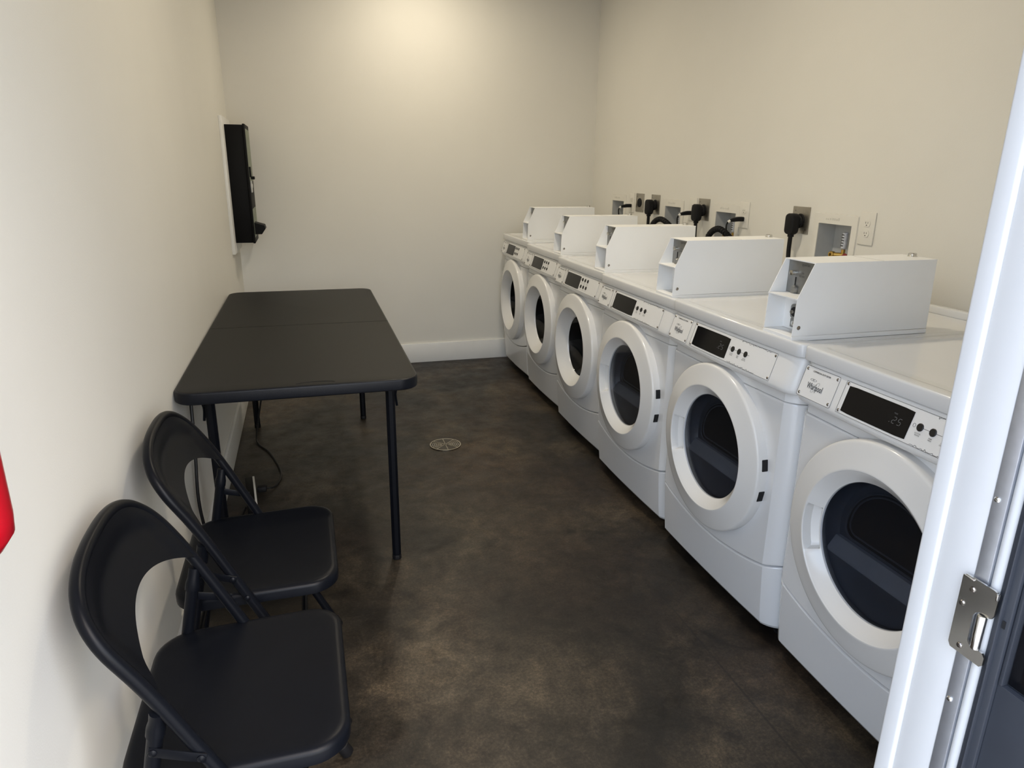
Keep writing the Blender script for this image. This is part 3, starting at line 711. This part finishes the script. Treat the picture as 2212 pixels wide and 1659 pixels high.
# duplex outlets
outs = [2.265, 3.080, 3.570, 4.355]
out_lab = ['white duplex outlet nearest the doorway, both sockets free', 'white duplex outlet with a small black plug in its lower socket, mid-wall', 'white duplex outlet half hidden behind the middle range plug', 'white duplex outlet nearest the back corner beside the empty range socket']
pl_lab = [None, 'small black plug in the duplex outlet nearest the middle dryer', 'small black plug left of the middle range plug', 'small black plug nearest the back corner']
for i, y in enumerate(outs):
    r_ = empty('duplex_outlet', (XW, y, 1.190)); tag(r_, out_lab[i], 'outlet', 'white duplex outlets')
    MB().box((-.0055, -.039, -.0625), (0, .039, .0625), .002, 3).build('face_plate', 'whiteplastic', r_)
    for sz in (.0195, -.0195):
        so = MB(); P = [(a, max(-.0125, min(.0125, b))) for a, b in [(.0165 * math.cos(t * PI / 16), .0165 * math.sin(t * PI / 16)) for t in range(32)]]
        so.prism(P, .005, .0075, lambda a, b, h: (-h, a, b + sz)); so = so.build('socket', 'whiteplastic', r_)
        MB().box((-.0080, .0050, sz - .001), (-.0074, .0065, sz + .006)).box((-.0080, -.0065, sz), (-.0074, -.0050, sz + .0055)).box((-.0080, -.002, sz - .0085), (-.0074, .002, sz - .005)).build('socket_slots', 'black', so)
    if i:
        p = empty('small_plug', (XW, y, 1.1705)); tag(p, pl_lab[i], 'plug', 'small black washer and dryer plugs')
        b = MB().loft([[(x, yy * s_, zz * s_ + dz) for yy, zz in rrect(-.0135, -.011, .0135, .011, .005, 4)] for x, s_, dz in ((-.0082, .9, 0), (-.010, 1, 0), (-.038, 1.0, 0), (-.068, .80, -.004), (-.080, .55, -.007))])
        b.build('plug_body', 'rubber', p)
        MB().tube([(-.078, 0, -.007), (-.088, .004, -.014)], .0068, 10).build('strain_relief', 'whiteplastic', p, 'pale strain relief')
        MB().tube(catmull([(-.086, .003, -.012), (-.090, .010, -.026), (-.083, .022, -.050), (-.070, .035, -.09), (-.05, .045, -.14), (-.04, .05, -.22)], 8), .0042, 10).build('power_cord', 'cord', p)
# corrugated drain hoses that loop into the boxes
for i, (y0_, y1_, ztop, lab) in enumerate(((3.975, 3.730, 1.128, 'black corrugated drain hose looping behind the third coin box'), (3.33, 3.115, 1.122, 'black corrugated drain hose looping behind the coin box of the dryer beside the washers'))):
    P = catmull([(XW - .050, y0_ + .02, .72), (XW - .050, y0_ + .015, .95), (XW - .050, y0_ - .02, ztop - .055), (XW - .050, (y0_ + y1_) / 2, ztop - .010), (XW - .038, y1_ + .02, ztop - .045), (XW - .020, y1_ + .030, 1.04), (XW - .012, y1_ + .030, .99)], 26)
    R = [.0125 if (k // 2) % 2 else .0165 for k in range(len(P))]
    h = MB().tube(P, R, 12); ho = h.build('drain_hose', 'rubber'); tag(ho, lab, 'hose', 'corrugated drain hoses')

# ------------------------------------------------------------------ box on the left wall
bb_ = MB().box((.0, 4.50, .885), (.018, 4.99, 1.668), .002); bo = bb_.build('backing_board', 'trim'); tag(bo, 'narrow white painted board fixed to the left wall behind the black box', 'board')
wbx = empty('wall_box', (.0185, 4.60, .945)); tag(wbx, 'tall black metal box mounted on the white board on the left wall', 'wall box')
MB().box((0, 0, 0), (.098, .33, .680), .002).build('case', 'boxblack', wbx)
fd = MB().box((.0985, -.004, -.004), (.112, .334, .686), .003).build('case_door', 'boxblack', wbx)
MB().box((.1121, .012, .36), (.1130, .320, .66)).build('sticker', 'sticker', fd); MB().box((.1121, .012, .03), (.1130, .320, .20)).build('sticker', 'sticker', fd)
MB().box((.112, .02, .385), (.122, .06, .445), .002).box((.118, .022, .372), (.140, .055, .390), .004).build('latch', 'boxblack', wbx)
MB().lathe([(.0001, .012), (.012, .011), (.018, .006), (.020, 0)], (.1125, .05, .335), 'x', 16).box((.112, .03, .295), (.121, .075, .365), .004).build('knob', 'tag', wbx, 'white knob')
tr = MB(); tr.loft([[(x, y, z) for x, z in ((.112, .048), (.112, .118), (.170, .100), (.175, .080), (.152, .048))] for y in (.03, .16)]); tr.build('coin_tray', 'boxblack', wbx)

# ------------------------------------------------------------------ fire extinguisher
fe = empty('fire_extinguisher', (.066, .722, -.015)); tag(fe, 'red fire extinguisher on the left wall, its bottom just in frame', 'fire extinguisher')
MB().lathe([(.0001, 1.040), (.030, 1.041), (.048, 1.047), (.0585, 1.062), (.060, 1.08), (.060, 1.36), (.055, 1.40), (.038, 1.43), (.018, 1.445), (.014, 1.46), (.0001, 1.46)], (0, 0, 0), 'z', 48).build('cylinder', 'red', fe)
MB().lathe([(.016, 1.455), (.018, 1.46), (.018, 1.48), (.012, 1.49), (.0001, 1.49)], (0, 0, 0), 'z', 20).build('valve', 'brass', fe)
MB().box((-.012, -.012, 1.488), (.012, .085, 1.497), .002).box((-.012, -.012, 1.510), (.012, .080, 1.518), .002).build('handle', 'boxblack', fe)
MB().tube(catmull([(.005, -.015, 1.47), (.01, -.05, 1.45), (.01, -.068, 1.36), (.008, -.070, 1.22), (.008, -.069, 1.16)], 8), .008, 12).build('hose', 'cord', fe)
MB().box((-.0655, -.02, 1.10), (-.060, .02, 1.42), .001).box((-.062, -.062, 1.25), (-.058, .062, 1.27), .001).build('bracket', 'screw', fe)

# ------------------------------------------------------------------ folding table
tb = empty('folding_table', (.3800, 3.108, 0), -.0040); tag(tb, 'long black centre-fold folding table standing against the left wall', 'table')
TL, TW_, TZ = .921, .3755, .737
def top_half(sg):
    mb = MB(); g_ = .0013
    def loop(i, z):
        r = .062 - i * .6; pts = []
        y1 = TL - i; x1 = TW_ - i; y0 = g_ + min(i, .0015)
        for k in range(9):
            t = k / 8 * PI / 2; pts.append((x1 - r + r * math.cos(t), y1 - r + r * math.sin(t)))
        for k in range(9):
            t = PI / 2 + k / 8 * PI / 2; pts.append((-x1 + r + r * math.cos(t), y1 - r + r * math.sin(t)))
        pts += [(-x1, y0), (x1, y0)]
        return [(x, y * sg, z) for x, y in pts]
    mb.loft([loop(.020, TZ - .0385), loop(.004, TZ - .0385), loop(.001, TZ - .0355), loop(0, TZ - .030), loop(0, TZ - .006), loop(.0008, TZ - .0028), loop(.0028, TZ - .0007), loop(.005, TZ)])
    return mb
for sg in (-1, 1):
    h_ = top_half(sg).build('tabletop_half', 'tableedge', tb, ang=45)
    # textured inset surface
    ins = MB(); lo = []
    for z, i in ((TZ - .001, .0065), (TZ + .0006, .0065), (TZ + .0010, .0080)):
        r = .057; x1 = TW_ - i; y1 = TL - i; pts = []
        for k in range(9):
            t = k / 8 * PI / 2; pts.append((x1 - r + r * math.cos(t), y1 - r + r * math.sin(t)))
        for k in range(9):
            t = PI / 2 + k / 8 * PI / 2; pts.append((-x1 + r + r * math.cos(t), y1 - r + r * math.sin(t)))
        pts += [(-x1, .0024), (x1, .0024)]; lo.append([(x, y * sg, z) for x, y in pts])
    ins.loft(lo); ins.build('top_surface', 'tabletop', h_)
    cut_box(h_, (-.09, sg * (TL + .02), TZ - .0335), (.11, sg * (TL - .022), TZ - .06), .006)
    ye = sg * .785
    hl = []
    for sx in (-.290, .290):
        oct_ = [(.0165 * math.cos(PI / 8 + k * PI / 4), .0165 * math.sin(PI / 8 + k * PI / 4)) for k in range(8)]
        lg = MB().loft([[(sx + a * s_, ye + b * s_ + dy, z) for a, b in oct_] for z, s_, dy in ((.0, .80, 0), (.004, .95, 0), (.030, 1, 0), (.700, 1, 0))])
        l_ = lg.build('leg', 'chair', tb)
        MB().loft([[(sx + a * s_, ye + b * s_, z) for a, b in oct_] for z, s_ in ((0, 1.0), (.002, 1.05), (.016, 1.05), (.018, 1.0))]).build('foot_cap', 'rubber', l_)
        bx = MB().box((sx - .020 * (1 if sx > 0 else -1) - .002, ye - .010, .655), (sx + .018 * (1 if sx > 0 else -1) + .002, ye + .010, .700), .003)
        MB().tube(catmull([(sx + (.020 if sx > 0 else -.020), ye + .01, .700), (sx + (.027 if sx > 0 else -.027), ye + .012, .672), (sx + (.020 if sx > 0 else -.020), ye + .012, .640), (sx + (.024 if sx > 0 else -.024), ye + .012, .598)], 6), .0045, 8).build('lock_lever', 'chair', l_)
    MB().tube([(-.30, ye, .690), (.30, ye, .690)], .011, 12).build('crossbar', 'chair', tb)
    MB().tube([(-.276, ye, .40), (.276, ye, .40)], .0001, 3)
    MB().tube([(0, ye, .690), (0, sg * .30, .700)], .009, 10).build('brace', 'chair', tb)
mk = MB().tube([(.045 + .060 * math.cos(PI * (.05 + .9 * k / 16)), -TL + .020 + .017 * math.sin(PI * (.05 + .9 * k / 16)), TZ + .0012) for k in range(17)], .0011, 6)
mk.build('embossed_mark', 'tableedge', tb)

# ------------------------------------------------------------------ folding chairs
def interp(tbl, z):
    for (z0, x0), (z1, x1) in zip(tbl[:-1], tbl[1:]):
        if z <= z1: return x0 + (x1 - x0) * (z - z0) / (z1 - z0)
    return tbl[-1][1]
def sm(tbl, z, h=.04): return sum(interp(tbl, z + d * h) for d in (-1, -.5, 0, .5, 1)) / 5
XT = [(-.1, .487), (0, .438), (.617, .142), (.68, .106), (.74, .066), (.79, .038), (.84, .026), (1, .020)]
def make_chair():
    r_ = empty('folding_chair'); hw = .2135; R = .0115
    pts = []
    for k in range(30):
        z = .018 + (.672 - .018) * k / 29; pts.append((sm(XT, z), -hw, z))
    A = 48; za, zh = .672, .124
    for k in range(1, A):
        t = PI - PI * k / A; e = .80
        y = hw * math.copysign(abs(math.cos(t)) ** e, math.cos(t)); z = za + zh * abs(math.sin(t)) ** e
        pts.append((sm(XT, z), y, z))
    for k in range(29, -1, -1):
        z = .018 + (.672 - .018) * k / 29; pts.append((sm(XT, z), hw, z))
    fr = MB().tube(pts, R, 16).build('main_frame', 'chair', r_)
    # backrest: panel inside the arch
    bk = MB(); NY, NZ = 44, 22; gf = []; gb = []
    def arch(y): return za + zh * max(0.0, 1 - (abs(y) / hw) ** 2.5) ** .4 if abs(y) < hw else za
    hp = hw - .0015
    def low(y): return .605 + .078 * (1 - (abs(y) / hp) ** 2.0)
    for i in range(NY + 1):
        y = -hp + 2 * hp * i / NY
        rowf = []; rowb = []
        zt_ = arch(y * .999) - .002; zl = low(y)
        for j in range(NZ + 1):
            z = zl + (zt_ - zl) * j / NZ
            edge = max(0.0, min(1.0, (hp - abs(y)) / .045 - .35, (zt_ - z) / .045 - .35)); edge = edge * edge * (3 - 2 * edge)
            dish = -.010 * (1 - (y / hp) ** 2) * min(1.0, max(0, (zt_ - z) / .05)) - .007 * edge
            x = sm(XT, z) + .009 + dish
            rowf.append((x, y, z)); rowb.append((x - .0022, y, z))
        gf.append(rowf); gb.append(rowb)
    vs = []; fs = []; n = NZ + 1
    for g_ in (gf, gb):
        o = len(vs)
        for row in g_: vs += row
        for i in range(NY):
            for j in range(NZ): fs.append((o + i * n + j, o + (i + 1) * n + j, o + (i + 1) * n + j + 1, o + i * n + j + 1))
    o = (NY + 1) * n
    ring = [i * n for i in range(NY + 1)] + [NY * n + j for j in range(1, n)] + [i * n + NZ for i in range(NY - 1, -1, -1)] + [j for j in range(NZ - 1, 0, -1)]
    for a, b in zip(ring, ring[1:] + ring[:1]): fs.append((a, b, o + b, o + a))
    bk.add(vs, fs); bk.build('backrest', 'chair', r_, ang=60)
    # seat
    se = MB(); hs = .214
    def sl(i, dz, base=0.0):
        P = []; x0, x1 = .060 + i, .439 - i; rr = .075; rf = .070
        def corner(cx, cy, r, a0):
            for k in range(9):
                a = a0 + k / 8 * PI / 2; P.append((cx + r * math.cos(a), cy + r * math.sin(a)))
        corner(x1 - rf, hs - i - rf, rf - i * .5, 0); corner(x0 + rr, hs - .004 - i - rr, rr - i * .5, PI / 2)
        corner(x0 + rr, -hs + .004 + i + rr, rr - i * .5, PI); corner(x1 - rf, -hs + i + rf, rf - i * .5, 1.5 * PI)
        return [(x, y + .006, .440 + dz + (x - .445) * .020) for x, y in P]
    se.loft([sl(.004, -.030), sl(0, -.030), sl(0, -.010), sl(.002, -.004), sl(.006, -.0008), sl(.011, 0), sl(.022, -.0008), sl(.06, -.004), sl(.12, -.006)])
    se.build('seat', 'chair', r_, ang=50)
    # rear legs, braces, feet, bolts
    for sg in (-1, 1):
        y = sg * .200; yo = sg * hw
        lx = lambda z: .030 + (.146 - .030) * z / .575
        MB().tube([(lx(.016), y * 1.04, .016), (lx(.30), y * 1.06, .30), (lx(.545), sg * .2075, .545)], .0125, 14).build('rear_leg', 'chair', r_)
        MB().tube([(lx(.535), sg * .2075, .535), (lx(.550), sg * .2075, .550), (lx(.562), sg * .209, .562), (lx(.582), sg * .213, .582)], [.0148, .0148, .0120, .0120], 14).build('hinge_collar', 'chair', r_)
        # brace bar
        a = Vector((lx(.512), yo + sg * .006, .512)); b = Vector((sm(XT, .490), yo + sg * .0135, .490)); d = (b - a); L = d.length
        m_ = Matrix.Translation((a + b) / 2) @ d.to_track_quat('X', 'Z').to_matrix().to_4x4()
        MB().box((-L / 2 - .008, -.0015, -.009), (L / 2 + .008, .0015, .009), .0014, 2, m_).build('brace', 'chair', r_)
        for q in (a, b):
            MB().lathe([(.0001, .0045), (.004, .004), (.0065, .002), (.0068, 0)] if sg > 0 else [(.0001, -.0045), (.004, -.004), (.0065, -.002), (.0068, 0)], tuple(q + Vector((0, sg * .0012, 0))), 'y', 14).build('rivet', 'chair', r_)
        q = Vector((sm(XT, .435), yo + sg * .012, .435))
        MB().lathe([(.0001, .0045 * sg), (.004, .004 * sg), (.0065, .002 * sg), (.0068, 0)], tuple(q), 'y', 14).build('rivet', 'chair', r_)
        # feet caps
        f0 = Vector((sm(XT, .018), yo, .018)); dv = Vector((sm(XT, .06) - sm(XT, .018), 0, .042)).normalized()
        MB().tube([tuple(f0 - dv * .010), tuple(f0 - dv * .006), tuple(f0 + dv * .022), tuple(f0 + dv * .024)], [.0125, .0155, .0155, .013], 14).build('foot_cap', 'rubber', r_)
        f0 = Vector((lx(.016), y * 1.04, .016)); dv = Vector((.2, 0, .98)).normalized()
        MB().tube([tuple(f0 - dv * .010), tuple(f0 - dv * .006), tuple(f0 + dv * .022), tuple(f0 + dv * .024)], [.0125, .0155, .0155, .013], 14).build('foot_cap', 'rubber', r_)
    MB().tube([(sm(XT, .20), -hw, .20), (sm(XT, .20), hw, .20)], .008, 12).build('crossbar', 'chair', r_)
    MB().tube([(.066, -.205, .18), (.066, .205, .18)], .008, 12).build('crossbar', 'chair', r_)
    return r_
ch = make_chair(); ch.location = (0, 1.217, 0)
tag(ch, 'black metal folding chair nearest the doorway, its back against the left wall', 'chair', 'black folding chairs')
ch2 = copy_tree(ch); ch2.location = (.004, 1.741, 0)
tag(ch2, 'black metal folding chair between the nearer chair and the black table', 'chair', 'black folding chairs')

# ------------------------------------------------------------------ cords under the table
ps = empty('power_strip', (.118, 2.97, 0), .10); tag(ps, 'black power strip with a pale edge lying on the floor under the table', 'power strip')
MB().box((-.022, -.15, .001), (.018, .15, .042), .004).build('housing', 'boxblack', ps)
MB().box((.010, -.15, .0395), (.0185, .15, .0428), .001).build('edge_strip', 'whiteplastic', ps, 'pale edge strip')
cd = MB().tube(catmull([(.140, 3.03, .020), (.175, 3.045, .012), (.205, 3.06, .006), (.228, 3.12, .006), (.232, 3.22, .006), (.205, 3.36, .006), (.165, 3.50, .006), (.110, 3.62, .006), (.100, 3.70, .03), (.125, 3.80, .16), (.150, 3.86, .28), (.130, 3.90, .45), (.06, 3.95, .62), (.03, 4.1, .72)], 10), .0045, 8)
cd = cd.build('extension_cord', 'cord'); tag(cd, 'thin black cord curving over the floor from the power strip up behind the table leg', 'cord')
MB().box((.137, 3.012, .006), (.178, 3.046, .032), .006, 2).build('plug', 'rubber', cd)
c2 = MB().tube(catmull([(.100, 2.85, .02), (.075, 2.70, .008), (.045, 2.55, .007), (.035, 2.42, .03), (.025, 2.35, .16), (.015, 2.33, .32), (.020, 2.36, .5), (.020, 2.40, .68)], 10), .0055, 8)
c2 = c2.build('power_cable', 'cord'); tag(c2, 'black cable rising along the left wall behind the farther folding chair', 'cord')

# ------------------------------------------------------------------ lights
w = bpy.data.worlds.new('sky'); sc.world = w; w.use_nodes = True; nt = w.node_tree; bg = nt.nodes['Background']
sky = nt.nodes.new('ShaderNodeTexSky'); sky.sky_type = 'NISHITA'; sky.sun_disc = False; sky.sun_elevation = math.radians(50); sky.sun_rotation = math.radians(160); sky.air_density = 1.2; sky.dust_density = 2.5
mixn = nt.nodes.new('ShaderNodeMix'); mixn.data_type = 'RGBA'; mixn.inputs['Factor'].default_value = .55
nt.links.new(sky.outputs[0], mixn.inputs[6]); mixn.inputs[7].default_value = (2.08, 2.25, 2.62, 1)
nt.links.new(mixn.outputs[2], bg.inputs['Color']); bg.inputs['Strength'].default_value = 1.35
def area(name, loc, rot, sx, sy, power, col):
    l = bpy.data.lights.new(name, 'AREA'); l.shape = 'RECTANGLE'; l.size = sx; l.size_y = sy; l.energy = power; l.color = col
    o = bpy.data.objects.new(name, l); C.objects.link(o); o.location = loc; o.rotation_euler = rot; return o
for i, (x, y) in enumerate(((1.22, 4.35), (1.22, 2.35))):
    l = bpy.data.lights.new('downlight_lamp', 'AREA'); l.shape = 'DISK'; l.size = .15; l.energy = (12.5, 17)[i]; l.color = (1.0, .88, .69); l.spread = math.radians(170)
    o = bpy.data.objects.new('downlight_lamp', l); C.objects.link(o); o.location = (x, y, H - .012)

# ------------------------------------------------------------------ camera
yaw, pitch, roll, f = .2870, .3006, .0116, 1503.1
cam = bpy.data.cameras.new('camera'); cam.sensor_width = 36; cam.lens = f / 2212 * 36; cam.clip_start = .02
co = bpy.data.objects.new('camera', cam); C.objects.link(co)
F_ = Vector((math.sin(yaw) * math.cos(pitch), math.cos(yaw) * math.cos(pitch), -math.sin(pitch)))
R0 = Vector((math.cos(yaw), -math.sin(yaw), 0)); U0 = R0.cross(F_)
Rv = R0 * math.cos(roll) + U0 * math.sin(roll); Uv = -R0 * math.sin(roll) + U0 * math.cos(roll)
co.matrix_world = Matrix(((Rv.x, Uv.x, -F_.x, .4229), (Rv.y, Uv.y, -F_.y, .0002), (Rv.z, Uv.z, -F_.z, 1.3988), (0, 0, 0, 1)))
sc.camera = co
vs_ = sc.view_settings; vs_.view_transform = 'Standard'; vs_.look = 'None'; vs_.gamma = 1.0; vs_.exposure = 0.0; vs_.use_curve_mapping = False
